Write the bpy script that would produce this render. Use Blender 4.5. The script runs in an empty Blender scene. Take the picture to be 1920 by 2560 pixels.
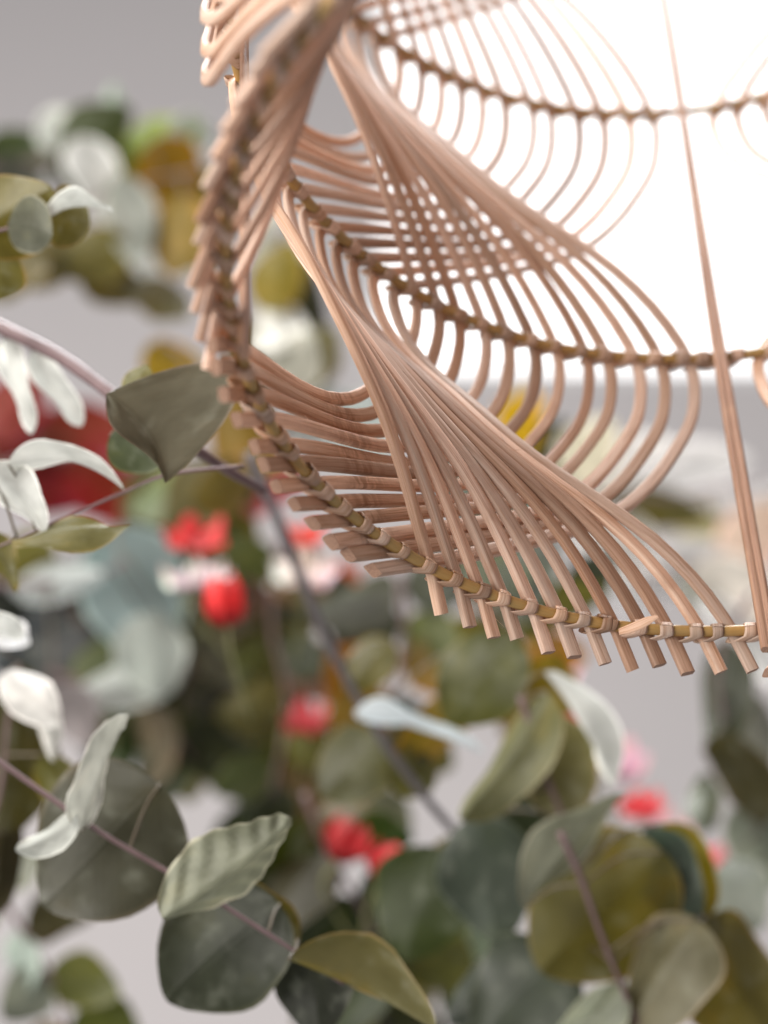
import bpy, math, random
from mathutils import Vector, Matrix, noise
random.seed(7)
SC = bpy.context.scene
COL = SC.collection
R = 0.20                     # radius of the shade's bottom hoop, metres
Z0 = 2.20                    # height of the bottom hoop above the floor

# ------------------------------------------------------------------ camera
CP = dict(D=2.75146241, H=-3.04240232, pitch=0.748653224, yaw=0.261865683, roll=-0.00322359, f=5500.0)
_cy, _sy = math.cos(CP['yaw']), math.sin(CP['yaw']); _cp, _sp = math.cos(CP['pitch']), math.sin(CP['pitch'])
_cr, _sr = math.cos(CP['roll']), math.sin(CP['roll'])
FWD = Vector((-_sy*_cp, _cy*_cp, _sp)); _rt = Vector((_cy, _sy, 0)); _up = _rt.cross(FWD)
RT = _cr*_rt + _sr*_up; UP = -_sr*_rt + _cr*_up
CAM = Vector((0, -CP['D']*R, Z0 + CP['H']*R))
cam = bpy.data.cameras.new('camera'); camo = bpy.data.objects.new('camera', cam); COL.objects.link(camo)
m = Matrix((RT, UP, -FWD)).transposed().to_4x4(); m.translation = CAM; camo.matrix_world = m
cam.sensor_fit = 'VERTICAL'; cam.sensor_height = 36.0; cam.sensor_width = 27.0
cam.lens = CP['f']/2560*36.0; cam.clip_start = 0.02; cam.clip_end = 100
cam.dof.use_dof = True; cam.dof.focus_distance = 4.66*R; cam.dof.aperture_fstop = 3.5; cam.dof.aperture_blades = 0
SC.camera = camo
def at(px, py, d):
    """point seen at photo pixel (px, py), d hoop-radii deep"""
    d *= R
    return CAM + FWD*d + RT*((px-960)/CP['f']*d) - UP*((py-1280)/CP['f']*d)

# ------------------------------------------------------------------ light
W = bpy.data.worlds.new('World'); SC.world = W; W.use_nodes = True
bg = W.node_tree.nodes['Background']; bg.inputs[0].default_value = (.97, .97, 1.0, 1); bg.inputs[1].default_value = 0.30
def area(name, loc, target, sx, sy, power, col):
    l = bpy.data.lights.new(name, 'AREA'); l.shape = 'RECTANGLE'; l.size = sx; l.size_y = sy; l.energy = power; l.color = col
    o = bpy.data.objects.new(name, l); COL.objects.link(o); o.location = loc
    o.rotation_euler = (Vector(target)-Vector(loc)).to_track_quat('-Z', 'Y').to_euler(); return o
LAMP = Vector((0, 0, Z0+.1))
area('room_fill', (-1.4, -1.9, 3.4), (0, .9, Z0+1.0), 1.7, 1.7, 120, (1, .955, .91))  # unseen front fill, added to lift the lampshade and the wall
area('low_fill', (-1.3, -1.5, 1.3), LAMP, 1.4, 1.0, 42, (1, .95, .89))  # unseen warm fill, added to brighten the inner reeds from below
area('skylight', (-.1, .1, 4.5), (0, .3, Z0), 1.5, 1.1, 24, (.98, .99, 1.0)).data.spread = 1.4
SC.view_settings.view_transform = 'Standard'; SC.view_settings.look = 'None'; SC.view_settings.gamma = 1
SC.view_settings.exposure = 0.12; SC.view_settings.use_curve_mapping = False
SC.cycles.use_denoising = True
SC.cycles.sample_clamp_indirect = 8

# ------------------------------------------------------------------ helpers
def mesh_obj(name, verts, faces, mat, parent=None, uvs=None, smooth=True, matidx=None):
    me = bpy.data.meshes.new(name); me.from_pydata([tuple(v) for v in verts], [], faces)
    for mm in (mat if isinstance(mat, (list, tuple)) else [mat]): me.materials.append(mm)
    if uvs is not None:
        l = me.uv_layers.new(name='UVMap')
        for i, lp in enumerate(me.loops): l.data[i].uv = uvs[lp.vertex_index]
    if smooth: me.polygons.foreach_set('use_smooth', [True]*len(me.polygons))
    if matidx is not None: me.polygons.foreach_set('material_index', matidx)
    me.update()
    o = bpy.data.objects.new(name, me); COL.objects.link(o)
    if parent: o.parent = parent
    return o
def inst(src, name, parent):
    o = bpy.data.objects.new(name, src.data); COL.objects.link(o); o.parent = parent; return o
def thing(name, label, cat, loc=(0, 0, 0), group=None):
    o = bpy.data.objects.new(name, None); COL.objects.link(o); o.location = loc; o.empty_display_size = .02
    tag(o, label, cat, group); return o
def tag(o, label=None, cat=None, group=None, kind=None):
    if label: o['label'] = label
    if cat: o['category'] = cat
    if group: o['group'] = group
    if kind: o['kind'] = kind
    return o
def box(name, x0, x1, y0, y1, z0, z1, mat, parent=None):
    v = [(x, y, z) for x in (x0, x1) for y in (y0, y1) for z in (z0, z1)]
    f = [(0, 1, 3, 2), (4, 6, 7, 5), (0, 4, 5, 1), (2, 3, 7, 6), (0, 2, 6, 4), (1, 5, 7, 3)]
    return mesh_obj(name, v, f, mat, parent, smooth=False)
class NT:
    def __init__(s, name):
        s.m = bpy.data.materials.new(name); s.m.use_nodes = True; s.t = s.m.node_tree; s.t.nodes.clear()
        s.out = s.t.nodes.new('ShaderNodeOutputMaterial')
    def n(s, typ, **kw):
        nd = s.t.nodes.new(typ)
        for k, v in kw.items():
            if k.startswith('_'): setattr(nd, k[1:], v)
        for k, v in kw.items():
            if not k.startswith('_'):
                key = int(k[1:]) if k[0] == 'i' and k[1:].isdigit() else k.replace('__', ' ')
                s.set(nd.inputs[key], v)
        return nd
    def set(s, sock, v):
        if isinstance(v, bpy.types.NodeSocket): s.t.links.new(v, sock)
        elif isinstance(v, bpy.types.Node): s.t.links.new(v.outputs[0], sock)
        else: sock.default_value = v
    def mix(s, a, b, f, mode='MIX'):
        nd = s.t.nodes.new('ShaderNodeMix'); nd.data_type = 'RGBA'; nd.blend_type = mode
        s.set(nd.inputs['Factor'], f); s.set(nd.inputs[6], a); s.set(nd.inputs[7], b); return nd.outputs[2]
    def math(s, op, a, b=0.0, c=0.0):
        nd = s.t.nodes.new('ShaderNodeMath'); nd.operation = op
        s.set(nd.inputs[0], a); s.set(nd.inputs[1], b); s.set(nd.inputs[2], c); return nd.outputs[0]
    def ramp(s, f, a, b):
        nd = s.t.nodes.new('ShaderNodeMapRange'); s.set(nd.inputs[0], f); nd.inputs[1].default_value = a; nd.inputs[2].default_value = b
        nd.interpolation_type = 'SMOOTHSTEP'; return nd.outputs[0]
def C4(r, g, b): return (r, g, b, 1)

# ------------------------------------------------------------------ materials
def reed_material(name, base, light, dark, burn=True, grain=1.0, transl=.10):
    t = NT(name); uv = t.n('ShaderNodeUVMap'); oi = t.n('ShaderNodeObjectInfo')
    mp = t.n('ShaderNodeMapping', Vector=uv, Scale=(1500, 22, 1)); off = t.n('ShaderNodeCombineXYZ', X=t.math('MULTIPLY', oi.outputs['Random'], 91.0), Y=t.math('MULTIPLY', oi.outputs['Random'], 37.0))
    add = t.n('ShaderNodeVectorMath', _operation='ADD', i0=mp, i1=off)
    g1 = t.n('ShaderNodeTexNoise', Vector=add, Scale=1.0, Detail=4.0, Roughness=.65)
    mp2 = t.n('ShaderNodeMapping', Vector=uv, Scale=(330, 9, 1)); add2 = t.n('ShaderNodeVectorMath', _operation='ADD', i0=mp2, i1=off)
    g2 = t.n('ShaderNodeTexNoise', Vector=add2, Scale=1.0, Detail=3.0)
    col = t.mix(C4(*dark), C4(*base), t.ramp(g1.outputs[0], .34, .58))
    col = t.mix(col, C4(*light), t.math('MULTIPLY', t.ramp(g2.outputs[0], .48, .72), .65))
    # each reed a little different in tone
    hs = t.n('ShaderNodeHueSaturation', Color=col, Saturation=t.math('ADD', .84, t.math('MULTIPLY', oi.outputs['Random'], .3)),
             Value=t.math('ADD', .72, t.math('MULTIPLY', t.math('FRACT', t.math('MULTIPLY', oi.outputs['Random'], 13.7)), .44)))
    col = hs.outputs[0]
    grey = t.ramp(t.math('FRACT', t.math('MULTIPLY', oi.outputs['Random'], 71.3)), .72, .95)
    col = t.mix(col, t.mix(col, C4(.62, .52, .46), .8, 'MULTIPLY'), grey)
    n5 = t.n('ShaderNodeTexNoise', Vector=t.n('ShaderNodeVectorMath', _operation='ADD', i0=t.n('ShaderNodeMapping', Vector=uv, Scale=(60, 45, 1)), i1=off), Scale=1.0, Detail=3.0)
    col = t.mix(col, C4(.50, .30, .19), t.math('MULTIPLY', t.ramp(n5.outputs[0], .54, .78), .55))
    if burn:
        at_ = t.n('ShaderNodeAttribute', _attribute_name='burn')
        n3 = t.n('ShaderNodeTexNoise', Vector=t.n('ShaderNodeMapping', Vector=uv, Scale=(120, 260, 1)), Scale=1.0, Detail=2.0)
        f = t.math('MULTIPLY', at_.outputs['Fac'], t.ramp(n3.outputs[0], .38, .60))
        col = t.mix(col, C4(.20, .085, .035), t.math('MULTIPLY', f, .85))
    bp = t.n('ShaderNodeBump', Strength=.45*grain, Distance=.0004, Height=g1.outputs[0])
    pr = t.n('ShaderNodeBsdfPrincipled', Base__Color=col, Roughness=.48, Normal=bp)
    pr.inputs['Specular IOR Level'].default_value = .45
    tr = t.n('ShaderNodeBsdfTranslucent', Color=t.mix(col, C4(1, .55, .25), .5))
    mx = t.n('ShaderNodeMixShader', i0=transl, i1=pr, i2=tr)
    t.set(t.out.inputs[0], mx); return t.m
def pith_material():
    t = NT('reed_cut_end'); tc = t.n('ShaderNodeTexCoord')
    v = t.n('ShaderNodeTexVoronoi', Vector=tc.outputs['Object'], Scale=2600.0)
    col = t.mix(C4(.15, .07, .05), C4(.40, .24, .165), t.ramp(v.outputs[0], .22, .5))
    pr = t.n('ShaderNodeBsdfPrincipled', Base__Color=col, Roughness=.8); t.set(t.out.inputs[0], pr); return t.m
def ring_material():
    t = NT('bamboo_hoop'); uv = t.n('ShaderNodeUVMap')
    n = t.n('ShaderNodeTexNoise', Vector=t.n('ShaderNodeMapping', Vector=uv, Scale=(1500, 60, 1)), Scale=1.0, Detail=4.0)
    n2 = t.n('ShaderNodeTexNoise', Vector=t.n('ShaderNodeMapping', Vector=uv, Scale=(60, 25, 1)), Scale=1.0, Detail=2.0)
    col = t.mix(C4(.33, .175, .045), C4(.50, .29, .10), n.outputs[0]); col = t.mix(col, C4(.36, .24, .09), t.ramp(n2.outputs[0], .4, .7))
    pr = t.n('ShaderNodeBsdfPrincipled', Base__Color=col, Roughness=.36, Normal=t.n('ShaderNodeBump', Strength=.2, Distance=.0003, Height=n.outputs[0]))
    t.set(t.out.inputs[0], pr); return t.m
M_REED = reed_material('peeled_reed', (.81, .585, .45), (.94, .78, .65), (.50, .295, .19), transl=.22)
M_PITH = pith_material()
M_RING = ring_material()
M_BIND = reed_material('binding_strip', (.74, .53, .40), (.86, .68, .55), (.52, .31, .20), burn=False, transl=.2)
M_STAKE = reed_material('split_stake', (.37, .20, .12), (.48, .28, .18), (.22, .10, .055), burn=False, transl=.05)

# ------------------------------------------------------------------ the room behind
def wall_material():
    t = NT('painted_plaster'); tc = t.n('ShaderNodeTexCoord')
    n = t.n('ShaderNodeTexNoise', Vector=tc.outputs['Object'], Scale=1.3, Detail=3.0)
    n2 = t.n('ShaderNodeTexNoise', Vector=tc.outputs['Object'], Scale=220.0, Detail=3.0)
    col = t.mix(C4(.51, .485, .495), C4(.54, .515, .515), n.outputs[0])
    pr = t.n('ShaderNodeBsdfPrincipled', Base__Color=col, Roughness=.85, Normal=t.n('ShaderNodeBump', Strength=.15, Distance=.001, Height=n2.outputs[0]))
    t.set(t.out.inputs[0], pr); return t.m
M_WALL = wall_material()
def emit_material(name, col, s):
    t = NT(name); e = t.n('ShaderNodeEmission', Color=C4(*col), Strength=s); t.set(t.out.inputs[0], e); return t.m
M_SKY = emit_material('bright_daylight_pane', (1, .99, .985), 2.1)
def plain(name, col, rough=.5, bump=0, scale=60):
    t = NT(name); tc = t.n('ShaderNodeTexCoord'); n = t.n('ShaderNodeTexNoise', Vector=tc.outputs['Object'], Scale=float(scale), Detail=3.0)
    c = t.mix(C4(*[x*.85 for x in col]), C4(*col), n.outputs[0])
    pr = t.n('ShaderNodeBsdfPrincipled', Base__Color=c, Roughness=rough)
    if bump: t.set(pr.inputs['Normal'], t.n('ShaderNodeBump', Strength=bump, Distance=.001, Height=n.outputs[0]))
    t.set(t.out.inputs[0], pr); return t.m
M_FRAME = plain('white_window_paint', (.75, .74, .74), .5)
WD = 2.9                                        # wall distance from the camera, square to the view's azimuth
WX, WYD = Vector((_cy, _sy, 0)), Vector((-_sy, _cy, 0))
WM = Matrix((WX, WYD, Vector((0, 0, 1)))).transposed().to_4x4(); WM.translation = Vector((CAM.x, CAM.y, 0))+WYD*WD
def on_wall(px, py):
    d = FWD + RT*((px-960)/CP['f']) - UP*((py-1280)/CP['f']); k = WD/d.dot(WYD); return WM.inverted() @ (CAM+d*k)
wl = on_wall(905, 700); wb = on_wall(1600, 950)
wx0, wz0 = wl.x, wb.z; wx1, wz1 = wx0+2.2, wz0+2.6
xa, xb, za, zb = -3.2, 3.6, 0.0, 6.4
v = []; f = []
def slab(x0, x1, z0, z1):
    i = len(v); v.extend([(x, y, z) for x in (x0, x1) for y in (0, .2) for z in (z0, z1)])
    f.extend([tuple(i+k for k in q) for q in [(0, 1, 3, 2), (4, 6, 7, 5), (0, 4, 5, 1), (2, 3, 7, 6), (0, 2, 6, 4), (1, 5, 7, 3)]])
slab(xa, wx0, za, zb); slab(wx1, xb, za, zb); slab(wx0, wx1, za, wz0); slab(wx0, wx1, wz1, zb)
wall = tag(mesh_obj('wall', v, f, M_WALL, smooth=False), kind='structure'); wall.matrix_world = WM
win = thing('window', 'tall overexposed white window behind the rattan shade', 'window')
win.matrix_world = WM @ Matrix.Translation((wx0, 0, wz0))
ww_, wh_ = wx1-wx0, wz1-wz0
box('pane', .04, ww_-.04, .03, .04, .04, wh_-.04, M_SKY, win)
for b in ((0, .04, .01, .06, 0, wh_), (ww_-.04, ww_, .01, .06, 0, wh_), (.04, ww_-.04, .01, .06, wh_-.04, wh_), (.04, ww_-.04, .01, .06, 0, .04)):
    box('frame', *b, M_FRAME, win)

# ------------------------------------------------------------------ the rattan shade
STA = math.radians(98.3878)                      # angle of the far stake
RH = [(1.0, 0.0), (1.03926, .902811), (1.10748, 1.980263), (1.19, 3.75)]   # radius, height of the four hoops
RR = .0125                                       # hoop rod radius (in hoop radii)
RW, RTK = .0290, .0180                           # reed width, thickness
def rad(z):
    for (ra, za_), (rb, zb_) in zip(RH, RH[1:]):
        if z <= zb_ or (rb, zb_) == RH[-1]: return ra+(rb-ra)*(z-za_)/(zb_-za_)
def tab(T, x):
    T = T; n = len(T)
    if x >= T[0][0]: return T[0][1]
    if x <= T[-1][0]: return T[-1][1]
    for i in range(n-1):
        if T[i][0] >= x >= T[i+1][0]:
            x0, y0 = T[i]; x1, y1 = T[i+1]
            def slope(j):
                if j <= 0 or j >= n-1: return None
                return (T[j+1][1]-T[j-1][1])/(T[j+1][0]-T[j-1][0])
            s = (y1-y0)/(x1-x0); m0 = slope(i); m1 = slope(i+1)
            m0 = s if m0 is None else m0; m1 = s if m1 is None else m1
            h = x1-x0; t = (x-x0)/h
            return (2*t**3-3*t*t+1)*y0+(t**3-2*t*t+t)*h*m0+(-2*t**3+3*t*t)*y1+(t**3-t*t)*h*m1
OUTER = [(1, .905), (.9, .90), (.79, .88), (.68, .82), (.565, .75), (.465, .67), (.405, .61), (.33, .495), (.25, .36), (.15, .19), (.05, .03), (0, -.05)]
INNER = [(1, .05), (.9, .045), (.78, .02), (.69, -.025), (.61, -.08), (.52, -.14), (.44, -.21), (.338, -.36), (.29, -.47), (.21, -.64), (.09, -.82), (0, -.905)]
BOWIN = [(1, 0), (.8, -.015), (.65, -.054), (.55, -.098), (.4, -.138), (.29, -.148), (.2, -.132), (.09, -.072), (0, 0)]
BOWOUT = [(1, 0), (.85, .012), (.65, .022), (.45, .012), (.25, .0), (.12, .0), (0, 0)]
def cyl(th, r, z): return Vector((r*math.cos(th)*R, r*math.sin(th)*R, z*R))
OFF = RR + RTK*.5
def reed_path(panel, side, mi):
    """side +1: the bottom end lands in the right half of the panel (seen from inside)"""
    thc = STA + math.pi/4 + panel*math.pi/2
    rng = random.Random(panel*1000+mi*10+(side > 0))
    ju = [rng.uniform(-.012, .012) for _ in range(4)]; jd = rng.uniform(-.010, .010)
    if side < 0 and panel == 0: ju[0] -= .06*(mi/11)**3
    elif panel == 1: ju[0] += .05*(mi/11)**3
    pts = []; burn = []
    s = side
    for tier in range(3):                        # from the bottom hoop upwards
        lam_bot = 1-mi/11 if tier % 2 == 0 else mi/11     # 1 = the outermost at the upper hoop
        (ra, z_a), (rb, z_b) = RH[tier], RH[tier+1]
        start = -s                               # side on the upper hoop
        N = 26
        for i in range(0 if tier == 0 else 1, N+1):
            vv = i/N
            u = start*(INNERV[i] + (OUTERV[i]-INNERV[i])*lam_bot)
            u += ju[tier]*(1-vv)+ju[tier+1]*vv
            z = z_a+(z_b-z_a)*vv
            inside = (start < 0)
            d = BOWV[0][i]*(1+jd*8) if inside else BOWV[1][i]
            d += math.sin(math.pi*vv)*jd
            pts.append(cyl(thc-u*math.pi/4, rad(z)+OFF+d, z))
            b = 0.0
            if tier == 0 and not inside:
                x = -start*u                     # how far past the crossing
                b = max(0, 1-abs(x-(.17+.10*(1-lam_bot)))/.085)
            burn.append(b)
        s = -s
    for _ in range(2):
        q = [p.copy() for p in pts]
        for i in range(1, len(pts)-1): pts[i] = q[i]*.5+(q[i-1]+q[i+1])*.25
    # the cut tail below the bottom hoop
    t = (pts[0]-pts[2]).normalized()
    if side > 0 and panel == 1:
        rp = Vector((pts[0].x, pts[0].y, 0)).normalized(); t = (t*.7+Vector((rp.y, -rp.x, 0))*.75+Vector((0, 0, -.25))).normalized()
    elif side > 0: t = (t+Vector((0, 0, -.45))).normalized()
    L = (((.105 if panel == 1 else .078) if side > 0 else (.120 if mi < 9 or panel else .150))+rng.uniform(-.010, .012))*R
    tail = [pts[0]+t*L*k for k in (1, .66, .33)]
    pts = tail+pts; burn = [0, 0, 0]+burn
    return pts, burn, rng
_N = 26
INNERV = [tab(INNER, i/_N) for i in range(_N+1)]; OUTERV = [tab(OUTER, i/_N) for i in range(_N+1)]
BOWV = ([tab(BOWIN, i/_N) for i in range(_N+1)], [tab(BOWOUT, i/_N) for i in range(_N+1)])
def sweep(name, pts, width, thick, mats, parent, normal_fn, prof=None, rng=random, taper=None, burn=None, slant=0.0, rough=0.0):
    if prof is None:   # rounded flat profile
        prof = []
        for k in range(12):
            a = 2*math.pi*(k+.5)/12; c, s_ = math.cos(a), math.sin(a)
            e = .44
            g_ = 1+rng.uniform(-.09, .07)
            prof.append((math.copysign(abs(c)**e, c)*g_, math.copysign(abs(s_)**e, s_)*g_))
    n = len(prof); V = []; UV = []; F = []; L = 0
    ph = rng.uniform(0, 50)
    per = [0]
    for k in range(n): per.append(per[-1]+math.hypot((prof[(k+1) % n][0]-prof[k][0])*width/2, (prof[(k+1) % n][1]-prof[k][1])*thick/2))
    for i, p in enumerate(pts):
        T = (pts[min(i+1, len(pts)-1)]-pts[max(i-1, 0)]).normalized()
        Nn = normal_fn(p, i); Nn = (Nn-T*Nn.dot(T)).normalized(); B = T.cross(Nn)
        if i: L += (p-pts[i-1]).length
        w = width*(1+.06*noise.noise(Vector((ph, L*9, 0)))); th = thick*(1+.07*noise.noise(Vector((ph+9, L*11, 0))))
        if taper: w *= taper(i/(len(pts)-1)); th *= taper(i/(len(pts)-1))
        for k, (a, b) in enumerate(prof):
            j = rough*noise.noise(Vector((ph+k*3.1, L*140, 3)))
            q = p+B*(a*w/2*(1+j))+Nn*(b*th/2*(1+j))
            if i == 0 and slant: q = q+T*(slant*(q-p).dot(cutdir(p)))
            V.append(q); UV.append((per[k]+ph*.01, L+ph*.1))
    for i in range(len(pts)-1):
        for k in range(n):
            F.append((i*n+k, i*n+(k+1) % n, (i+1)*n+(k+1) % n, (i+1)*n+k))
    mi = [0]*len(F)
    # caps on vertices of their own so that the edge stays crisp
    for end in (0, len(pts)-1):
        b0 = len(V)
        for k in range(n): V.append(V[end*n+k].copy()); UV.append(UV[end*n+k])
        F.append(tuple(b0+k for k in (range(n-1, -1, -1) if end == 0 else range(n)))); mi.append(1 if len(mats) > 1 else 0)
    o = mesh_obj(name, V, F, mats, parent, UV, True, mi)
    if burn:
        a = o.data.attributes.new('burn', 'FLOAT', 'POINT'); vals = []
        for b in burn: vals += [b]*n
        vals += [0]*(len(V)-len(vals)); a.data.foreach_set('value', vals)
    return o
def cutdir(p): return Vector((.05, -.62, -.75)).normalized()
def radial(p, i): return Vector((p.x, p.y, 0)).normalized()
shade = thing('rattan_lampshade', 'natural rattan lampshade of fanned curving reeds tied to bamboo hoops', 'lampshade', (0, 0, Z0))
for panel in range(4):
    for side in (1, -1):
        for mi in range(12):
            pts, burn, rng = reed_path(panel, side, mi)
            sweep('reed', pts, RW*R*rng.uniform(.92, 1.1), RTK*R*rng.uniform(.92, 1.08), [M_REED, M_PITH], shade, radial, rng=rng, taper=lambda t: 1.04 if t < .1 else max(.84, 1.04-(t-.1)*.5), burn=burn, slant=(rng.uniform(1.3, 1.8) if side < 0 else rng.uniform(-.1, .35)), rough=.035)
def circ(n=10): return [(math.cos(2*math.pi*k/n), math.sin(2*math.pi*k/n)) for k in range(n)]
rings = []
for j, (rr, zz) in enumerate(RH):
    n = 240; nk = 12; V = []; UV = []; F = []
    for i in range(n+1):
        th = 2*math.pi*i/n
        ww = RR*(1+.05*noise.noise(Vector((math.cos(th)*7, math.sin(th)*7, j*5))))
        dr = .004*noise.noise(Vector((math.cos(th)*3, math.sin(th)*3, j*3+1))); dz = .004*noise.noise(Vector((math.cos(th)*3, math.sin(th)*3, j*3+7)))
        for k in range(nk):
            a = 2*math.pi*k/nk
            V.append(cyl(th, rr+dr+ww*math.cos(a), zz+dz+ww*math.sin(a))); UV.append((a*RR*R, th*R))
    for i in range(n):
        for k in range(nk): F.append((i*nk+k, (i+1)*nk+k, (i+1)*nk+(k+1) % nk, i*nk+(k+1) % nk))
    rings.append(mesh_obj('hoop', V, F, M_RING, shade, UV))
# bindings: a strip that laps round hoop and reed at each crossing
def binding_mesh(name, rr, zz, turns, skew, wid, seed):
    rng = random.Random(seed); V = []; UV = []; F = []; n = 30*turns; L = 0; prev = None
    tk = .0016
    for i in range(n+1):
        a = math.pi+2*math.pi*turns*i/n      # start on the inner side
        ca, sa = math.cos(a), math.sin(a)
        g = 1.0+.0009/RR*(i/n*turns)*1.6
        # loop round the hoop (radius RR) and the reed outside of it
        x = (RR+.0022)*g*ca if ca < 0 else (RR+RTK+.003)*g*ca
        z = (RR+.0026)*g*sa*(1.0 if ca < 0 else (.55+.45*abs(sa)))
        tang = skew*max(0, ca)**.7+(i/n-.5)*wid*1.1*(turns-1)+.0015*math.sin(a*1.3+seed)
        c = Vector((x, z))
        nx, nz = ca/(1 if ca < 0 else 1.7), sa; l = math.hypot(nx, nz); nx /= l; nz /= l
        w = wid*(1+.10*math.sin(a*.9+seed*2.1))
        if prev is not None: L += (c-prev).length*R
        prev = c
        for (tw, h) in ((-.5, 0), (-.32, tk), (0, tk*1.15), (.32, tk), (.5, 0), (0, -tk*.3)):
            th = tang+tw*w
            r_ = rr+x+nx*h; V.append(Vector((r_*math.cos(th)*R, r_*math.sin(th)*R, (zz+z+nz*h)*R))); UV.append((tw*w*R, L+seed*.37))
    for i in range(n):
        for k in range(6): F.append((i*6+k, i*6+(k+1) % 6, (i+1)*6+(k+1) % 6, (i+1)*6+k))
    F.append((0, 1, 2, 3, 4, 5)); F.append(tuple(n*6+k for k in (5, 4, 3, 2, 1, 0)))
    return mesh_obj(name, V, F, M_BIND, None, UV)
rngb = random.Random(3)
for j in range(4):
    rr, zz = RH[j]
    var = {}
    for sd in (1, -1):
        for q in range(4):
            var[(sd, q)] = binding_mesh('binding', rr, zz, 2 if q == 3 else 1, 0.033, .028*(1, .9, 1.1, .8)[q], q+j*7+(5 if sd > 0 else 0))
    used = set(); spare = []
    for panel in range(4):
        thc = STA+math.pi/4+panel*math.pi/2
        for s in (1, -1):
            for mi in range(13 if j < 2 else 12):
                u = s*(.05+.855*mi/11)+.042+rngb.uniform(-.010, .010) if mi < 12 else (.99 if s > 0 else -.955)
                q = rngb.choice((0, 0, 1, 2, 2, 3)); key = (s, q)
                if j == 3: spare.append((key, thc-u*math.pi/4)); continue
                if key in used: o = inst(var[key], 'binding', rings[j])
                else: o = var[key]; o.parent = rings[j]; used.add(key)
                o.rotation_euler = (rngb.uniform(-.0, .0), 0, thc-u*math.pi/4)
    if j == 3:   # the top hoop, above the picture: its bindings in one part
        V = []; F = []; UV = []
        for key, th in spare:
            me = var[key].data; M3 = Matrix.Rotation(th, 3, 'Z'); b = len(V)
            V += [M3 @ x.co for x in me.vertices]; F += [tuple(b+k for k in p.vertices) for p in me.polygons]; UV += [(0, 0)]*len(me.vertices)
        tag(mesh_obj('binding', V, F, M_BIND, rings[3], UV), kind='stuff')
    for k, o in var.items():
        if k not in used or j == 3: bpy.data.objects.remove(o)
# frayed fibres standing off the reeds, and one loose binding end
rngf = random.Random(21)
reeds = [o for o in shade.children if o.name.startswith('reed')]
def hair(p, d0, L, r, parent):
    side = d0.cross(Vector((rngf.uniform(-1, 1), rngf.uniform(-1, 1), rngf.uniform(-1, 1)))).normalized()
    pts = [p+d0*L*k/6+side*L*.35*(k/6)**2 for k in range(7)]
    return sweep('fibre', pts, r*2, r*2, [M_REED], parent, lambda q, i: side.cross(d0).normalized()+Vector((.01, .02, .03)), prof=[(1, 0), (0, 1), (-1, 0), (0, -1)], rng=rngf, taper=lambda t: 1-.85*t)
for k in range(70):
    o = rngf.choice(reeds[:24]); me = o.data; nring = 12; nr = (len(me.vertices)-24)//nring
    i_ = rngf.randrange(2, int(nr*.4)); a = me.vertices[i_*nring+rngf.randrange(12)].co.copy(); c = sum((me.vertices[i_*nring+q].co for q in range(12)), Vector())/12
    tdir = (me.vertices[(i_+1)*nring].co-me.vertices[i_*nring].co).normalized()*rngf.choice((1, -1))
    hair(c+(a-c)*.97, (tdir+(a-c).normalized()*rngf.uniform(.15, .7)).normalized(), rngf.uniform(.0025, .009), rngf.uniform(.00007, .00018), o)
_z = Vector((0, 0, Z0))
sweep('loose_end', [at(1548, 1580, 4.62)-_z, at(1570, 1574, 4.60)-_z, at(1600, 1562, 4.59)-_z, at(1622, 1551, 4.58)-_z, at(1645, 1541, 4.57)-_z], .019*R, .0028*R, [M_BIND], rings[0], lambda q, i: -FWD+UP*.2+RT*.25*(i-2), rng=rngf, taper=lambda t: .75+.4*math.sin(t*3) if t < .7 else 1.1-(t-.7)*2.6)
# stakes
for p in range(4):
    th = STA+p*math.pi/2+.006
    pts = []
    for i in range(40):
        z = -.075+3.87*i/39; pts.append(cyl(th+.004*math.sin(z*2.1+p), rad(max(z, 0))-RR-.012, z))
    prof = [(-1, 0), (-.85, -.8), (-.5, -1), (-.12, -.75), (0, -.45), (.12, -.75), (.5, -1), (.85, -.8), (1, 0), (.8, .8), (0, 1), (-.8, .8)]
    sweep('stake', pts, 0.040*R, .022*R, [M_STAKE, M_PITH], shade, radial, prof=prof, rng=random.Random(p), taper=lambda t: max(.72, 1-.6*t), rough=.03)

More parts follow.
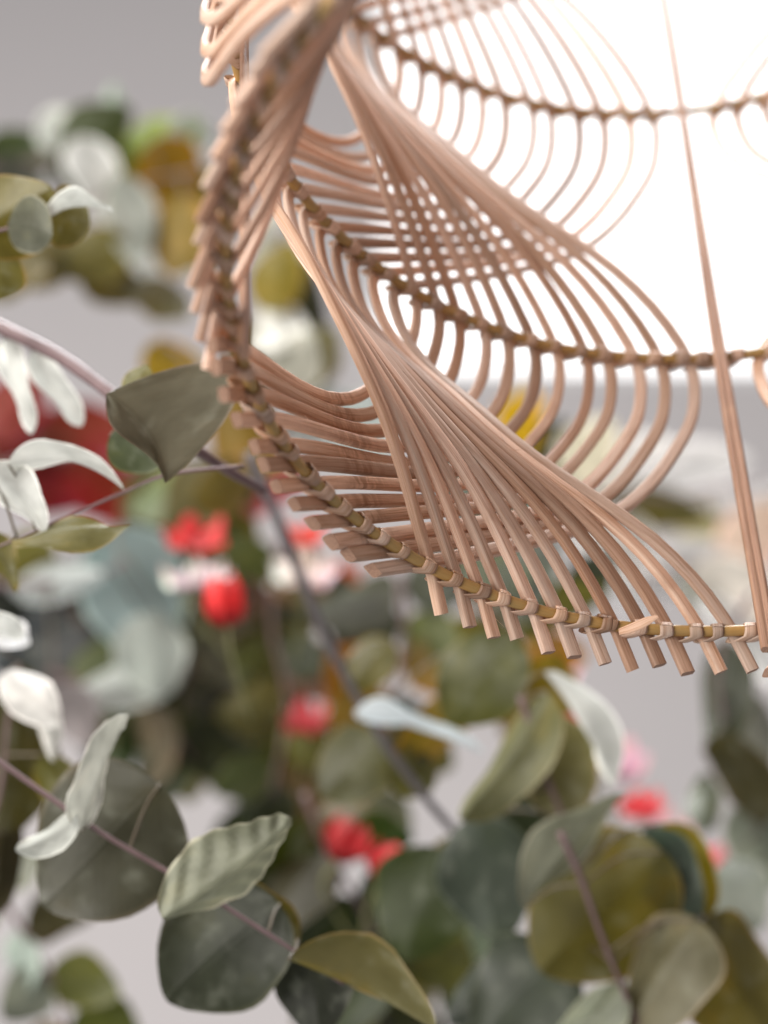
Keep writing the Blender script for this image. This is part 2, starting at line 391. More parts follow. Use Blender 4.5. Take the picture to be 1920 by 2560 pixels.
# ------------------------------------------------------------------ leaves, branches, flowers
def leaf_material():
    t = NT('eucalyptus_leaf'); uv = t.n('ShaderNodeUVMap'); oi = t.n('ShaderNodeObjectInfo'); sx = t.n('ShaderNodeSeparateXYZ', Vector=uv)
    off = t.n('ShaderNodeCombineXYZ', X=t.math('MULTIPLY', oi.outputs['Random'], 31.0), Y=t.math('MULTIPLY', oi.outputs['Random'], 17.0))
    vv = t.n('ShaderNodeVectorMath', _operation='ADD', i0=uv, i1=off)
    n1 = t.n('ShaderNodeTexNoise', Vector=vv, Scale=2.3, Detail=3.0); n2 = t.n('ShaderNodeTexNoise', Vector=vv, Scale=5.0, Detail=2.0)
    ay = t.math('ABSOLUTE', sx.outputs[1])
    base = oi.outputs['Color']
    hs = t.n('ShaderNodeHueSaturation', Color=base, Hue=.50, Saturation=1.1, Value=.62)
    hs2 = t.n('ShaderNodeHueSaturation', Color=base, Hue=.468, Saturation=1.35, Value=1.35)
    col = t.mix(hs.outputs[0], base, t.ramp(n1.outputs[0], .25, .62)); col = t.mix(col, hs2.outputs[0], t.math('MULTIPLY', t.ramp(n1.outputs[0], .55, .75), .6))
    col = t.mix(col, C4(.42, .44, .36), t.math('MULTIPLY', t.ramp(n2.outputs[0], .50, .80), .14))     # waxy bloom
    ph = t.math('ADD', t.math('MULTIPLY', sx.outputs[0], 52.0), t.math('MULTIPLY', ay, -44.0)); ph = t.math('ADD', ph, t.math('MULTIPLY', n1.outputs[0], 5.0))
    vein = t.math('POWER', t.math('ABSOLUTE', t.math('SINE', ph)), 14.0)
    mid = t.math('SUBTRACT', 1.0, t.ramp(ay, .004, .020))
    vm = t.math('MAXIMUM', t.math('MULTIPLY', vein, t.math('MULTIPLY', n1.outputs[0], .22)), t.math('MULTIPLY', mid, .8))
    col = t.mix(col, hs.outputs[0], t.math('MULTIPLY', vm, .42))
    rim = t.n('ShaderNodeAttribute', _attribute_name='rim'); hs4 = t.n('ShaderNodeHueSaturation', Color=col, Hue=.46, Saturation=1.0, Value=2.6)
    col = t.mix(col, hs4.outputs[0], t.math('MULTIPLY', t.ramp(rim.outputs['Fac'], .90, .99), .75))  # pale leaf margin, brightened further to mimic backlit edges
    bp = t.n('ShaderNodeBump', Strength=.35, Distance=.0012, Height=t.math('ADD', t.math('MULTIPLY', vm, -.6), n2.outputs[0]))
    pr = t.n('ShaderNodeBsdfPrincipled', Base__Color=col, Roughness=.50, Normal=bp); pr.inputs['Specular IOR Level'].default_value = .38
    hs3 = t.n('ShaderNodeHueSaturation', Color=col, Hue=.475, Saturation=1.35, Value=1.7)
    tr = t.n('ShaderNodeBsdfTranslucent', Color=hs3.outputs[0])
    t.set(t.out.inputs[0], t.n('ShaderNodeMixShader', i0=.20, i1=pr, i2=tr)); return t.m
M_LEAF = leaf_material()
def petal_material():
    t = NT('petal'); oi = t.n('ShaderNodeObjectInfo'); uv = t.n('ShaderNodeUVMap')
    n = t.n('ShaderNodeTexNoise', Vector=t.n('ShaderNodeMapping', Vector=uv, Scale=(2, 22, 1)), Scale=1.0, Detail=3.0)
    hs = t.n('ShaderNodeHueSaturation', Color=oi.outputs['Color'], Value=1.25, Saturation=.9)
    sp = t.n('ShaderNodeSeparateXYZ', Vector=uv)
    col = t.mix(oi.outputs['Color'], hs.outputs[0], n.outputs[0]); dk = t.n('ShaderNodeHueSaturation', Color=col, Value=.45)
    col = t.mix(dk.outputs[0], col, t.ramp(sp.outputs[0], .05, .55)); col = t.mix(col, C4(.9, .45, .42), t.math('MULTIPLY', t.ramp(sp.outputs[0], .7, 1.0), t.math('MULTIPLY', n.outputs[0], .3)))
    pr = t.n('ShaderNodeBsdfPrincipled', Base__Color=col, Roughness=.55); tr = t.n('ShaderNodeBsdfTranslucent', Color=col)
    t.set(t.out.inputs[0], t.n('ShaderNodeMixShader', i0=.35, i1=pr, i2=tr)); return t.m
M_PETAL = petal_material()
def stem_material(name, a, b):
    t = NT(name); tc = t.n('ShaderNodeTexCoord'); n = t.n('ShaderNodeTexNoise', Vector=tc.outputs['Object'], Scale=90.0, Detail=3.0)
    pr = t.n('ShaderNodeBsdfPrincipled', Base__Color=t.mix(C4(*a), C4(*b), n.outputs[0]), Roughness=.5); t.set(t.out.inputs[0], pr); return t.m
M_STEM = stem_material('eucalyptus_stem', (.085, .05, .05), (.20, .125, .13))
M_DSTEM = stem_material('dark_stem', (.045, .038, .042), (.11, .095, .10))
M_PET = stem_material('petiole', (.075, .055, .035), (.14, .11, .07))
M_GSTEM = stem_material('flower_stem', (.10, .12, .04), (.20, .18, .08))
def leaf_mesh(name, mat, nx=14, ny=10, fold=.3, curl=.1, ripple=.0, shape=.8, point=.55, roll=0.0, seed=0, half=0.0):
    """a leaf from (0,0,0) to (1,0,0), half width .5 before scaling"""
    V = []; UV = []; F = []
    rng = random.Random(seed); ph = rng.uniform(0, 9); bend = rng.uniform(-.16, .16); twist = rng.uniform(-.55, .55); wav = rng.uniform(.03, .09)
    for i in range(nx+1):
        x = i/nx; xs = .5-.5*math.cos(math.pi*x)       # denser at base and tip
        w = .5*max(0, math.sin(math.pi*xs**shape))**point
        w *= 1+.05*math.sin(xs*9+ph)
        for j in range(ny+1):
            y = (j/ny*2-1); yy = y*w
            z = abs(yy)*math.tan(fold)*(1-.35*abs(y)) + curl*(xs-.5)**2*-1.6 + curl*.4
            z += ripple*math.sin((xs-.6*abs(yy))*34+ph+(1.7 if y > 0 else 0)+2.2*noise.noise(Vector((xs*3+ph, yy*3, 5))))*abs(y)*(1-.75*y*y)*.05
            z += .03*noise.noise(Vector((xs*2.2+ph, yy*2.5, seed)))*(1 if ripple or fold else .5)
            z += roll*max(0, abs(y)-.55)**2*w*3*(1 if y > 0 else -.3)
            yq = yy*math.cos(fold*.9)
            if half and y > 0: z -= yy*half*.5; yq = yy*(.16+.10*math.sin(xs*5))
            z += wav*abs(y)**2*math.sin(xs*7+ph*1.7+(2.1 if y > 0 else 0))*min(1, w*3)
            ct, st = math.cos(twist*(xs-.3)), math.sin(twist*(xs-.3)); yq, z = yq*ct-z*st*.6, z*ct+yq*st*.9
            V.append((xs, yq+bend*4*xs*(1-xs)*.5, z)); UV.append((xs, yy))
    for i in range(nx):
        for j in range(ny):
            F.append((i*(ny+1)+j, (i+1)*(ny+1)+j, (i+1)*(ny+1)+j+1, i*(ny+1)+j+1))
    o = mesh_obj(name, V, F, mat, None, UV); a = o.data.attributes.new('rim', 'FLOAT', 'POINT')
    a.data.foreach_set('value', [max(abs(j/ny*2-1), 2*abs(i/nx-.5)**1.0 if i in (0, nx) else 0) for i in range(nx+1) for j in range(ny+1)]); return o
def place_leaf(o, parent, base, tip, width, roll, col, pit=0.0):
    """base, tip world points; roll 0 shows the flat face to the camera"""
    X = tip-base; L = X.length; X.normalize()
    view = (base-CAM).normalized(); Y = view.cross(X).normalized(); Zv = X.cross(Y)
    c, s_ = math.cos(roll), math.sin(roll); Yr = Y*c+Zv*s_; Zr = X.cross(Yr)
    M4 = Matrix((X*L, Yr*width, Zr*L*.9)).transposed().to_4x4(); M4.translation = base
    o.parent = parent; o.matrix_parent_inverse = Matrix(); o.matrix_basis = parent.matrix_basis.inverted() @ M4
    gr = max(col) < .42 and col[0] < col[1]*1.5
    k_ = ((.54, .50, .38) if col[2] < col[1]*.62 else (.55, .54, .47)) if gr else ((.80, .80, .80) if min(col) > .4 else (.95, .95, .95))
    o.color = (*[c*k for c, k in zip(col, k_)], 1); return o
def tube(name, pts, r0, r1, mat, parent, n=8, sub=6):
    # Catmull-Rom through the points
    P = [pts[0]*2-pts[1]]+list(pts)+[pts[-1]*2-pts[-2]]; Q = []
    for i in range(1, len(P)-2):
        for k in range(sub):
            t = k/sub; a, b, c, d = P[i-1:i+3]
            Q.append(.5*((2*b)+(c-a)*t+(2*a-5*b+4*c-d)*t*t+(3*b-a-3*c+d)*t**3))
    Q.append(P[-2]); V = []; F = []; inv = parent.matrix_basis.inverted()
    for i, p in enumerate(Q):
        T = (Q[min(i+1, len(Q)-1)]-Q[max(i-1, 0)]).normalized(); A = T.cross(Vector((.3, .2, .93))).normalized(); B = T.cross(A)
        r = r0+(r1-r0)*i/(len(Q)-1); r *= 1+.12*noise.noise(p*60)
        for k in range(n): V.append(inv @ (p+A*r*math.cos(2*math.pi*k/n)+B*r*math.sin(2*math.pi*k/n)))
    for i in range(len(Q)-1):
        for k in range(n): F.append((i*n+k, i*n+(k+1) % n, (i+1)*n+(k+1) % n, (i+1)*n+k))
    F.append(tuple(range(n-1, -1, -1))); F.append(tuple((len(Q)-1)*n+k for k in range(n)))
    mesh_obj(name, V, F, mat, parent); return Q
PXR = lambda px, d: px/CP['f']*d*R
GREY = (.25, .28, .21); DARK = (.055, .075, .04); OLIVE = (.17, .17, .06); PALE_LIT = (.68, .69, .65); TEAL = (.09, .125, .105)  # the pale tone puts bright light on leaf tops into the leaf colour
YEL = (.34, .235, .035); SILV = (.45, .465, .425); LIME = (.22, .36, .03); MAR = (.16, .022, .008); CREAM = (.75, .68, .55); PTEAL = (.40, .48, .46); NAVY = (.02, .03, .04); BROWN = (.12, .09, .05)
def branch(label, stem, d, r_px, leaves, name='eucalyptus_branch', mat=None, seed=0):
    """stem: [(px,py[,d])]; leaves: (base, tip, width_px, roll_deg, fold, curl, ripple, colour, extra depth)"""
    P = [at(p[0], p[1], p[2] if len(p) > 2 else d) for p in stem]
    t = thing(name, label, 'branch', P[0], 'branches behind the shade')
    Q = tube('stem', P, PXR(r_px, d), PXR(r_px*.6, d), mat or M_STEM, t)
    for k, lf in enumerate(leaves):
        b, tp, w, roll, fold, curl, rip, col, dd = lf[:9]
        dtip = lf[9] if len(lf) > 9 else 0.0
        o = leaf_mesh('leaf', M_LEAF, 44 if rip > 1 else 18, 14, fold, curl, rip, lf[11] if len(lf) > 11 else .82, lf[10] if len(lf) > 10 else .6, seed=seed*31+k, half=lf[12] if len(lf) > 12 else 0)
        b3, t3 = at(b[0], b[1], d+dd), at(tp[0], tp[1], d+dd+dtip)
        place_leaf(o, t, b3, t3, PXR(w, d+dd), math.radians(roll), col)
        # the stalk that joins the leaf to its stem
        near = min(Q, key=lambda q: (q-b3).length)
        if (near-b3).length > .004:
            tube('petiole', [near, near.lerp(b3, .5)+Vector((0, 0, .15*(near-b3).length)), b3], PXR(4, d), PXR(3, d), M_PET, t, 6, 4)
    return t
branch('thick purple eucalyptus branch from the left edge with broad grey-green leaf beside reed tips',
  [(-120, 760, 5.6), (0, 818, 5.5), (150, 892, 5.4), (300, 1000, 5.3), (440, 1090, 5.3), (560, 1170, 5.4), (660, 1225, 5.5)], 5.3, 20, [
  ((268, 985), (412, 1208), 560, -4, .12, .12, .9, (.185, .175, .135), -.32, 0, .66, .9, 1.0),
  ((318, 1000), (368, 912), 105, -30, .5, .1, .3, (.24, .25, .13), -.15),
  ((275, 1090), (400, 1165), 130, 10, .2, .1, .2, (.13, .16, .10), -.1),
  ((10, 850), (78, 1085), 95, 35, .3, -.15, .2, PALE_LIT, .2), ((80, 880), (205, 1065), 95, 30, .3, -.15, .2, PALE_LIT, .25)], seed=1)
branch('thin eucalyptus sprig at left with arching whitish leaves above a flat olive leaf',
  [(610, 1165), (430, 1185), (300, 1235), (140, 1305), (0, 1365), (-100, 1400)], 5.2, 5, [
  ((20, 1160), (310, 1225), 120, 50, .35, .42, .3, PALE_LIT, -.05), ((-40, 1165), (112, 1330), 130, 25, .35, .3, .4, PALE_LIT, -.05),
  ((28, 1350), (328, 1312), 120, -52, .25, -.08, .2, (.23, .23, .10), -.08), ((-40, 1330), (40, 1480), 90, 30, .3, .1, .2, OLIVE, .15),
  ((-60, 1560), (60, 1590), 110, 50, .3, .2, .2, PALE_LIT, .15)], seed=2)
branch('thin purple eucalyptus branch crossing the lower left with a ridged grey leaf',
  [(-100, 1840), (0, 1905), (120, 1990), (250, 2080), (480, 2215), (600, 2290), (740, 2380), (860, 2460)], 5.25, 8, [
  ((205, 2078), (318, 1785), 135, 48, .35, .12, .8, (.45, .455, .40), -.05), ((192, 2035), (38, 2125), 100, 40, .4, .2, .5, SILV, -.05),
  ((400, 1960), (105, 2265), 420, 8, .16, .12, .6, (.066, .066, .042), .12), ((405, 2292), (728, 2045), 210, 30, .5, -.12, 1.35, (.34, .36, .30), -.12),
  ((700, 2260), (415, 2500), 350, 10, .2, .14, .9, (.062, .072, .050), .1), ((722, 2400), (1090, 2575), 190, 35, .8, .2, .5, (.22, .22, .11), -.05),
  ((745, 2360), (800, 2600), 210, 20, .3, .1, .2, (.035, .04, .03), .15), ((560, 2230), (740, 2390), 190, 30, .2, .1, .3, (.15, .15, .07), .16)], seed=3)
branch('dark grey eucalyptus branch descending the centre below the reed tips, with a bluish-white blade leaf',
  [(620, 1130), (690, 1290), (740, 1410), (800, 1560), (880, 1720), (960, 1855), (1060, 1990), (1150, 2095), (1240, 2200)], 6.6, 15, [
  ((1285, 1590), (1120, 1810), 235, 10, .12, .1, .2, (.12, .14, .065), -.15), ((885, 1790), (1210, 1885), 110, 62, .3, .12, .2, (.62, .66, .68), -.1),
  ((980, 1600), (860, 1720), 130, 20, .2, .1, .2, OLIVE, .2), ((960, 1850), (800, 1990), 210, 15, .2, .1, .2, (.10, .11, .045), .2),
  ((1060, 1990), (1010, 1860), 140, 20, .2, .1, .2, (.15, .16, .06), .2), ((1000, 1930), (1180, 1740), 150, 30, .3, .1, .2, (.30, .24, .05), .2),
  ((1150, 2090), (1130, 2230), 160, 20, .3, .1, .2, OLIVE, .2)], mat=M_DSTEM, seed=4)
branch('pinkish eucalyptus stem right of centre with pale olive leaf and white blade',
  [(1300, 1740), (1340, 1850), (1380, 1975), (1440, 2110), (1500, 2260)], 6.2, 9, [
  ((1345, 1790), (1425, 2055), 240, 12, .18, .1, .2, (.27, .28, .17), .06), ((1370, 1730), (1150, 2050), 200, 42, .5, .15, .2, (.23, .25, .15), -.05),
  ((1362, 1680), (1532, 1965), 85, 50, .6, .1, .2, PALE_LIT, -.1), ((1330, 1780), (1400, 1640), 190, 20, .2, .1, .2, (.30, .26, .06), .3),
  ((1200, 2040), (1250, 2360), 250, 8, .1, .08, .2, (.10, .125, .105), .1), ((1240, 1990), (1420, 2270), 330, 8, .1, .1, .1, (.035, .05, .03), .4),
  ((1100, 2120), (1010, 2400), 280, 12, .15, .1, .1, (.06, .09, .035), .35), ((1300, 2370), (1120, 2560), 160, 35, .3, .1, .2, (.05, .065, .05), .2)], seed=5)
branch('mauve eucalyptus stem in the lower right carrying a very large olive disc leaf',
  [(1400, 2080), (1450, 2190), (1500, 2330), (1560, 2480), (1610, 2600)], 5.95, 9, [
  ((1310, 2270), (1562, 1985), 170, 45, .35, .1, .4, (.34, .36, .30), .03), ((1660, 2130), (1350, 2430), 430, -14, .38, .15, .3, (.20, .195, .065), .1),
  ((1620, 2070), (1745, 2310), 150, 25, .2, .1, .2, TEAL, .15), ((1655, 2060), (1775, 2290), 150, 30, .3, .15, .2, (.27, .25, .04), .2),
  ((1745, 2300), (1560, 2570), 300, 28, .45, .15, .2, (.25, .235, .15), .0), ((1770, 2290), (1930, 2600), 330, -25, .45, .15, .2, (.21, .2, .075), .12),
  ((1740, 2450), (1800, 2590), 120, 20, .2, .1, .2, (.27, .26, .05), .3), ((1420, 2390), (1200, 2600), 300, 10, .15, .1, .2, (.085, .105, .08), .25),
  ((1560, 2450), (1380, 2600), 200, 55, .3, .1, .2, (.25, .28, .22), .05)], seed=6)
branch('sharp pair of folded olive eucalyptus leaves on the left edge above the thick branch',
  [(-140, 640), (-40, 590), (60, 560), (130, 535)], 5.25, 6, [
  ((-80, 600), (130, 470), 260, -15, .55, .15, .4, (.20, .19, .06), 0.0), ((110, 545), (285, 530), 110, 58, .5, .3, .4, (.62, .64, .60), -.02),
  ((110, 540), (225, 560), 170, 10, .3, .2, .3, (.20, .20, .10), .05), ((20, 560), (130, 590), 170, 20, .4, .2, .3, (.30, .32, .27), -.03), ((-20, 600), (-60, 760), 190, 20, .3, .1, .3, OLIVE, .1)], seed=7)
# branches farther back, out of focus
BG = [leaf_mesh('leaf', M_LEAF, 8, 6, f_, c_, 0, .8, .62, seed=90+i) for i, (f_, c_) in enumerate(((.15, .1), (.35, .15), (.25, -.15), (.5, .2), (.1, .25)))]
def bg_branch(label, stem, d, n, size, palette, seed, r_px=9, ang=(35, 85), flat=(0, 60)):
    rng = random.Random(seed); d = 4.7+(d-4.7)*1.8
    P = [at(p[0], p[1], d) for p in stem]
    t = thing('eucalyptus_branch', label, 'branch', P[0], 'branches behind the shade')
    Q = tube('stem', P, PXR(r_px, d), PXR(r_px*.5, d), M_STEM, t)
    for k in range(n):
        f_ = (k+.6)/n; q = Q[min(len(Q)-2, int(f_*(len(Q)-1)))]; T = (Q[min(len(Q)-1, int(f_*(len(Q)-1))+1)]-q).normalized()
        for s_ in (1, -1):
            view = (q-CAM).normalized(); side = view.cross(T).normalized()*s_
            a = math.radians(rng.uniform(*ang)); dirv = (T*math.cos(a)+side*math.sin(a)+view*rng.uniform(-.45, .45)).normalized()
            L = PXR(size*rng.uniform(.75, 1.2), d)
            o = inst(rng.choice(BG), 'leaf', t)
            b = q+dirv*L*.04
            place_leaf(o, t, b, b+dirv*L, L*rng.uniform(.72, 1.0), math.radians(rng.uniform(*flat)*rng.choice((1, -1))), [c*rng.uniform(.8, 1.2) for c in rng.choice(palette)])
    return t
def far_branch(label, stem, d, leaves, seed, r_px=8):
    """out-of-focus branch; leaves: (centre x, y, direction deg, length, width, colour)"""
    rng = random.Random(seed); d = 4.7+(d-4.7)*1.35
    P = [at(p[0], p[1], d) for p in stem]
    t = thing('eucalyptus_branch', label, 'branch', P[0], 'branches behind the shade')
    Q = tube('stem', P, PXR(r_px, d), PXR(r_px*.5, d), M_STEM, t)
    for (cx, cy, a, L, w, col) in leaves:
        a = math.radians(a); dd = rng.uniform(-.25, .25); hx, hy = math.cos(a)*L/2, -math.sin(a)*L/2
        o = inst(rng.choice(BG), 'leaf', t); b3 = at(cx-hx, cy-hy, d+dd)
        place_leaf(o, t, b3, at(cx+hx, cy+hy, d+dd+rng.uniform(-.3, .3)), PXR(w, d+dd)*1.1, math.radians(rng.uniform(-22, 22)), col)
        near = min(Q, key=lambda q: (q-b3).length)
        tube('petiole', [near, near.lerp(b3, .5), b3], PXR(4, d), PXR(3, d), M_PET, t, 5, 3)
    return t
far_branch('blurred branch at upper left with one white drooping leaf among yellow leaves', [(-80, 690), (120, 560), (300, 470), (520, 420)], 7.9, [
  (228, 450, -70, 230, 125, (.66, .66, .62)), (315, 545, -80, 220, 120, (.34, .37, .36)), (435, 450, -60, 230, 170, YEL), (445, 590, -100, 210, 170, (.40, .30, .06)),  # white leaves here carry blurred highlights in their colour
  (335, 655, -75, 190, 110, PALE_LIT), (290, 720, -15, 190, 110, (.17, .16, .07)), (400, 750, -30, 170, 100, (.14, .13, .06)), (225, 640, 200, 210, 140, (.2, .19, .06)), (500, 640, -80, 160, 120, PALE_LIT), (100, 660, 200, 200, 120, (.2, .19, .09)), (520, 500, -50, 170, 130, (.24, .26, .10)), (30, 660, 250, 200, 160, (.22, .2, .08))], 11)
far_branch('blurred dark branch along the top of the left foliage with one lime leaf', [(-80, 430), (120, 400), (300, 370), (430, 340)], 8.4, [
  (60, 385, 10, 240, 130, (.05, .08, .03)), (240, 325, 30, 210, 140, (.06, .085, .045)), (405, 340, 10, 190, 95, (.20, .34, .02)), (140, 325, 60, 120, 110, SILV), (200, 430, -60, 170, 130, DARK),
  (350, 400, -20, 200, 120, (.12, .15, .04)), (480, 350, 0, 130, 120, SILV), (270, 270, 80, 130, 90, (.35, .42, .34)), (20, 470, -80, 180, 150, (.04, .05, .03))], 12)
far_branch('blurred yellow-leaved branch beside the lower left reed tips', [(640, 1250), (600, 1080), (500, 940), (420, 860)], 7.6, [
  (625, 1080, 100, 240, 180, YEL), (435, 915, 150, 170, 130, (.42, .32, .06)), (560, 1230, 200, 160, 140, (.3, .26, .07)), (690, 1220, 30, 200, 120, (.6, .25, .2)), (480, 1250, 230, 230, 150, (.17, .16, .08)), (380, 1260, 250, 260, 150, (.16, .15, .08)), (560, 1350, 250, 220, 130, OLIVE)], 13)
far_branch('blurred olive branch with white leaf seen in the gap left of the reed fan', [(700, 1150), (720, 960), (720, 780), (700, 560)], 7.9, [
  (690, 800, 100, 150, 140, (.78, .78, .72)), (700, 690, 70, 190, 130, (.34, .30, .06)), (775, 760, 95, 230, 120, (.05, .055, .03)), (740, 905, 60, 180, 130, (.5, .5, .42)), (640, 880, 120, 180, 130, (.17, .17, .05)),
  (680, 950, 200, 200, 110, (.1, .11, .06)), (790, 900, 60, 180, 120, OLIVE), (680, 600, 80, 170, 110, (.6, .6, .52)), (830, 1050, 0, 180, 130, (.45, .5, .48)), (930, 1060, 10, 190, 140, (.5, .55, .53)), (770, 1050, 10, 160, 120, (.5, .52, .5)), (900, 1130, 0, 180, 110, (.5, .53, .5))], 14)
far_branch('blurred branch at left bearing one very big pale teal leaf', [(-60, 1460), (120, 1460), (240, 1440), (320, 1400)], 7.3, [
  (340, 1490, -70, 370, 270, (.33, .42, .42)), (330, 1690, -160, 300, 130, (.62, .66, .62)), (140, 1455, 10, 240, 90, (.40, .43, .42)), (380, 1640, -80, 220, 170, (.42, .46, .42)), (250, 1580, -40, 240, 70, (.2, .17, .17)), (180, 1790, -60, 180, 120, (.33, .3, .34)), (60, 1400, 20, 160, 130, (.2, .2, .04))], 15)
far_branch('near-black leafy branch at the left edge below the whitish leaves', [(-100, 1700), (40, 1620), (170, 1560), (260, 1500)], 7.8, [
  (100, 1560, 40, 340, 290, NAVY), (190, 1650, -10, 260, 200, (.025, .03, .03)), (20, 1490, 80, 200, 150, (.03, .035, .03)), (200, 1480, 60, 180, 160, (.04, .05, .05)), (240, 1820, -80, 260, 160, (.03, .035, .03)), (330, 1790, -40, 240, 190, (.07, .09, .03))], 16)
far_branch('blurred maroon-leaved branch behind the arching white leaves', [(-60, 1190), (100, 1140), (260, 1150), (420, 1220)], 7.9, [
  (60, 1110, 20, 330, 190, MAR), (230, 1090, 0, 280, 170, (.20, .03, .01)), (270, 1230, -30, 260, 160, (.24, .035, .012)), (120, 1210, -20, 240, 160, (.14, .018, .006)), (370, 1170, 0, 200, 130, (.45, .12, .15)), (330, 1350, -60, 180, 120, (.25, .03, .008)), (30, 1020, 40, 200, 150, (.18, .026, .01))], 17)
far_branch('dense blurred green branch in the middle of the left foliage', [(400, 1500), (480, 1680), (560, 1820), (640, 2020)], 7.9, [
  (470, 1770, -30, 330, 260, (.085, .11, .035)), (560, 1650, 40, 280, 230, (.16, .16, .06)), (640, 1800, 10, 300, 240, (.10, .12, .05)), (420, 1890, -60, 260, 160, (.17, .17, .05)), (700, 1930, -30, 320, 240, (.07, .09, .04)), (600, 1560, 80, 260, 180, (.18, .17, .08)),
  (700, 1620, 60, 260, 200, (.15, .16, .08)), (560, 1940, -70, 130, 110, (.14, .15, .06)), (780, 2060, -30, 300, 250, (.06, .08, .03)), (660, 2120, -60, 260, 240, (.05, .075, .025))], 30)
bg_branch('blurred olive branch hanging left of the red tulip-shaped flower', [(480, 1150), (440, 1350), (480, 1560), (450, 1800)], 6.9, 6, 190, [OLIVE, BROWN, DARK, GREY, (.22, .22, .07)], 18)
bg_branch('blurred mixed branch right of the red tulip-shaped flower', [(700, 1350), (680, 1560), (720, 1760), (680, 1980)], 6.8, 6, 200, [OLIVE, DARK, (.2, .2, .07), BROWN, (.13, .16, .06)], 19)
bg_branch('blurred olive branch under the cut reed ends at centre', [(1000, 1430), (1010, 1600), (960, 1800), (900, 2050)], 6.7, 6, 220, [OLIVE, (.2, .21, .08), DARK, GREY, YEL], 20)
bg_branch('blurred dark green branch at lower centre between the red blossoms', [(760, 1980), (830, 2150), (930, 2330), (960, 2600)], 6.2, 5, 260, [DARK, (.05, .08, .03), (.08, .11, .05), OLIVE], 21)
bg_branch('blurred green branch at bottom centre beside the cream folded leaf', [(1080, 2180), (1120, 2330), (1100, 2480), (1150, 2640)], 6.4, 4, 220, [OLIVE, GREY, (.22, .24, .09), (.5, .5, .44)], 22)
bg_branch('blurred yellow-green branch behind the white folded blade', [(1180, 1500), (1280, 1620), (1360, 1760), (1380, 1900)], 6.9, 4, 170, [OLIVE, YEL, (.25, .24, .06), (.14, .16, .05)], 23)
far_branch('blurred dark hanging branch at the right edge under the stake', [(1880, 1480), (1800, 1640), (1810, 1800), (1900, 2080)], 6.9, [
  (1800, 1740, -95, 290, 130, (.045, .06, .03)), (1850, 1950, -60, 260, 150, (.10, .10, .055)), (1880, 1830, -70, 220, 120, (.35, .36, .34)), (1760, 2010, -100, 150, 80, (.2, .23, .18)), (1900, 2120, -80, 240, 180, (.33, .37, .33)), (1870, 1610, -50, 330, 90, (.85, .84, .8)), (1850, 2240, -60, 200, 170, (.30, .34, .31))], 24)
far_branch('blurred cream-white branch at right between window and reed fan', [(1280, 1180), (1450, 1230), (1680, 1240), (1960, 1200)], 8.8, [
  (1310, 1050, 80, 170, 120, (.60, .42, .03)), (1370, 1110, 40, 150, 100, (.06, .08, .03)), (1480, 1130, 60, 190, 140, (.75, .72, .55)), (1590, 1160, 20, 240, 130, (.9, .88, .84)), (1740, 1170, 10, 280, 130, (.9, .89, .87)), (1650, 1275, -10, 260, 100, (.2, .2, .08)),
  (1480, 1290, -60, 200, 150, (.85, .84, .78)), (1560, 1380, -80, 190, 150, (.82, .80, .76)), (1400, 1230, -40, 170, 110, (.35, .36, .22)), (1880, 1250, 20, 200, 130, (.9, .88, .86)), (1780, 1340, -30, 200, 110, (.6, .58, .34))], 25)
far_branch('blurred pale branch low on the right edge near the stake foot', [(1980, 1480), (1860, 1460), (1740, 1420), (1600, 1440)], 8.6, [
  (1890, 1340, 60, 210, 160, (.85, .66, .52)), (1700, 1420, 30, 240, 130, (.88, .87, .86)), (1850, 1470, -20, 260, 120, (.9, .86, .76)), (1600, 1480, -60, 170, 120, (.8, .79, .78)), (1920, 1560, -70, 220, 150, (.9, .80, .66)), (1760, 1500, -40, 160, 100, (.4, .42, .36))], 26)
far_branch('blurred dark green branch seen through the gaps of the front reed fan', [(1380, 1620), (1300, 1450), (1200, 1250), (1080, 1050)], 7.4, [
  (1240, 1350, 110, 300, 200, (.07, .10, .03)), (1330, 1450, 60, 240, 130, (.25, .28, .27)), (1160, 1180, 120, 230, 170, (.10, .13, .10)), (1070, 1030, 120, 190, 120, (.06, .09, .05)), (1400, 1530, 30, 260, 110, (.16, .17, .05)), (1290, 1250, 70, 200, 150, (.28, .33, .31)), (1200, 1450, 160, 200, 130, (.20, .19, .05)), (1470, 1450, 40, 180, 110, (.05, .06, .04))], 31)
bg_branch('blurred olive and white branch in the bottom left corner', [(-60, 2150), (40, 2300), (130, 2450), (180, 2620)], 6.3, 4, 190, [OLIVE, SILV, (.16, .2, .08), GREY], 27)
bg_branch('blurred green branch above the big dark leaf at lower left', [(120, 1680), (260, 1720), (380, 1760), (480, 1900)], 6.8, 4, 210, [DARK, OLIVE, (.09, .13, .04), GREY], 28)
far_branch('dark olive branch along the left edge with a white bent leaf', [(-60, 2160), (0, 1980), (20, 1800), (50, 1660)], 5.75, [
  (35, 1870, 85, 430, 210, (.085, .085, .03)), (80, 1745, -45, 190, 120, (.78, .77, .73)), (118, 1830, -80, 150, 70, (.62, .61, .56)), (20, 1590, 10, 100, 75, (.8, .8, .8)), (150, 1960, -60, 170, 110, (.2, .21, .07)), (0, 2130, 80, 330, 150, (.06, .055, .02))], 29)
for o in BG: bpy.data.objects.remove(o)
PET = [leaf_mesh('petal', M_PETAL, 8, 6, f_, c_, 0, .95, .55, seed=60+i) for i, (f_, c_) in enumerate(((.35, .3), (.45, .4)))]
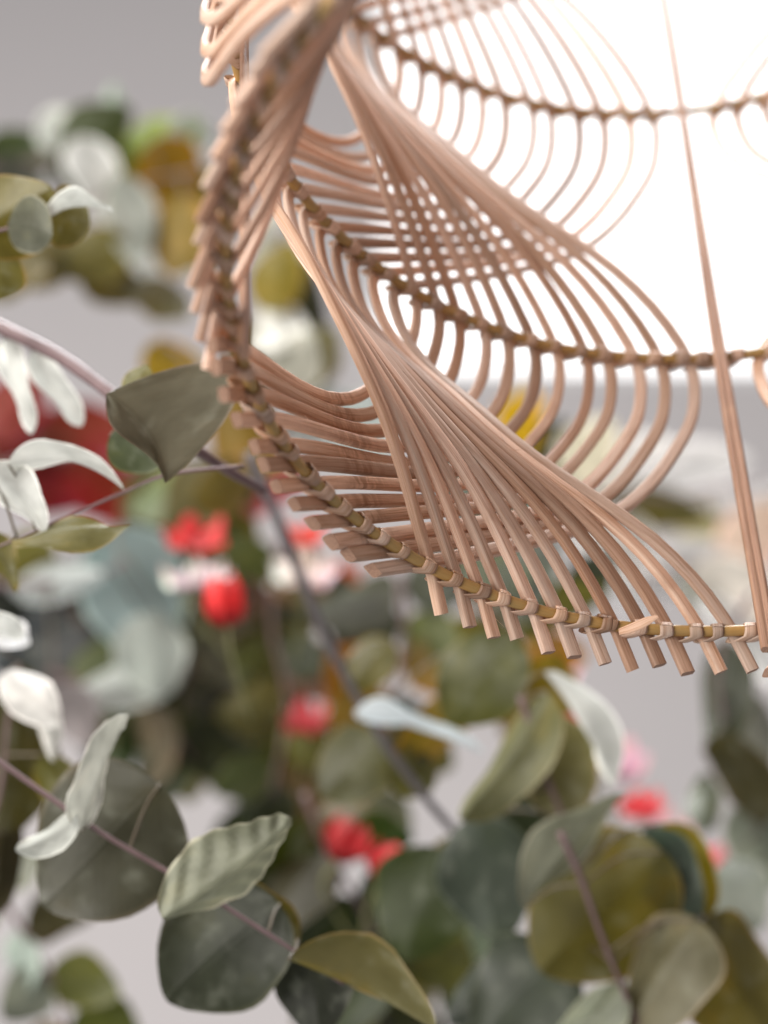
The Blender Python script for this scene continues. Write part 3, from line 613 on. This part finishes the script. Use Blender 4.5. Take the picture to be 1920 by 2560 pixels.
def flower(label, px, py, d, size, col, seed, n=6, open_=.55, lean=(0, 1), slim=1.0):
    rng = random.Random(seed); d = 4.7+(d-4.7)*1.6; c = at(px, py, d); L = PXR(size, d)*.62
    ax = (RT*lean[0]+UP*lean[1]-FWD*rng.uniform(-.1, .5)).normalized(); A = ax.cross(RT+UP*.3).normalized(); B = ax.cross(A)
    base = c-ax*L*.5
    t = thing('flower', label, 'flower', base, 'blossoms among the branches')
    for k in range(n):
        a = 2*math.pi*(k+rng.uniform(-.2, .2))/n; out = A*math.cos(a)+B*math.sin(a)
        dr = (ax*math.cos(open_)+out*math.sin(open_)*(1 if k % 2 else .65)).normalized()
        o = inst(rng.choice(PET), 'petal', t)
        X = dr*L*rng.uniform(.9, 1.1); Y = ax.cross(out).normalized()*L*.75/slim; Z = X.cross(Y).normalized()*L*-.8
        M4 = Matrix((X, Y, Z)).transposed().to_4x4(); M4.translation = base; o.matrix_basis = t.matrix_basis.inverted() @ M4
        o.color = (*[min(1, x*rng.uniform(.85, 1.1)) for x in col], 1)
    end = base-ax*L*.8+Vector((rng.uniform(-.02, .02), .03, -.02))
    tube('stem', [base, base-ax*L*.6, end], PXR(6, d), PXR(5, d), M_GSTEM, t, 6, 4)
    return t
RED = (.62, .004, .005); PINK = (.78, .20, .24); BLUSH = (.88, .55, .55); WHITE = (.88, .84, .80)
flower('bright red tulip-shaped flower, the largest and brightest red spot', 560, 1500, 6.1, 215, RED, 1, 5, .26, (-.15, 1), 1.25)
flower('red flower above the white one, upper left of the tulip-shaped flower', 490, 1322, 6.7, 150, RED, 2, 5, 1.0, (.1, 1))
flower('white flower right above the bright tulip-shaped flower', 485, 1412, 6.7, 160, WHITE, 3, 7, 1.15, (0, 1))
flower('orange-red flower just below the cut reed ends', 755, 1325, 6.8, 130, (.6, .025, .006), 4, 5, .9)
flower('white flower below the orange-red flower under the reed ends', 760, 1402, 6.8, 170, WHITE, 5, 7, 1.15, (0, 1))
flower('coral pink flower left of the bluish-white blade leaf', 765, 1790, 7.0, 130, (.66, .04, .055), 6, 5, .8)
flower('soft pink flower beside the coral one near the dark stem', 830, 1705, 7.2, 170, PINK, 7, 6, .6, (-.5, 1), 1.2)
flower('red flower at lower centre, left of its neighbour', 868, 2100, 6.3, 200, (.45, .004, .006), 8, 5, .3, (.5, 1), 1.3)
flower('red and pink flower at lower centre, right of its neighbour', 975, 2160, 6.3, 185, (.65, .015, .025), 9, 5, .4, (.5, 1), 1.25)
flower('round coral red flower against the mauve wall at right', 1605, 2005, 7.0, 125, (.72, .02, .03), 10, 7, .9)
flower('blush pink flower against the wall, above the round coral one', 1560, 1895, 7.2, 180, BLUSH, 11, 6, .5, (.9, 1), 1.2)
flower('small salmon flower at right beside the olive leaf edge', 1760, 2130, 7.2, 110, (.75, .08, .09), 12, 6, .9)
flower('faint pale pink flower between coral and salmon flowers at right', 1690, 2060, 7.6, 110, BLUSH, 13, 6, .9)
flower('large pale pink flower under the reed tips at right', 1335, 1640, 7.6, 280, (.90, .58, .60), 14, 7, .8)
flower('deep red flower behind the white folded blade', 1470, 1810, 7.0, 220, (.45, .012, .012), 15, 5, .2, (-.2, 1), 1.4)
flower('maroon flower behind the flat olive leaf at left', 330, 1365, 7.5, 150, (.40, .015, .02), 16)
flower('dark orange flower under the lowest cut reed end', 860, 1440, 7.3, 140, (.55, .10, .02), 17, 5, .5)
for o in PET: bpy.data.objects.remove(o)
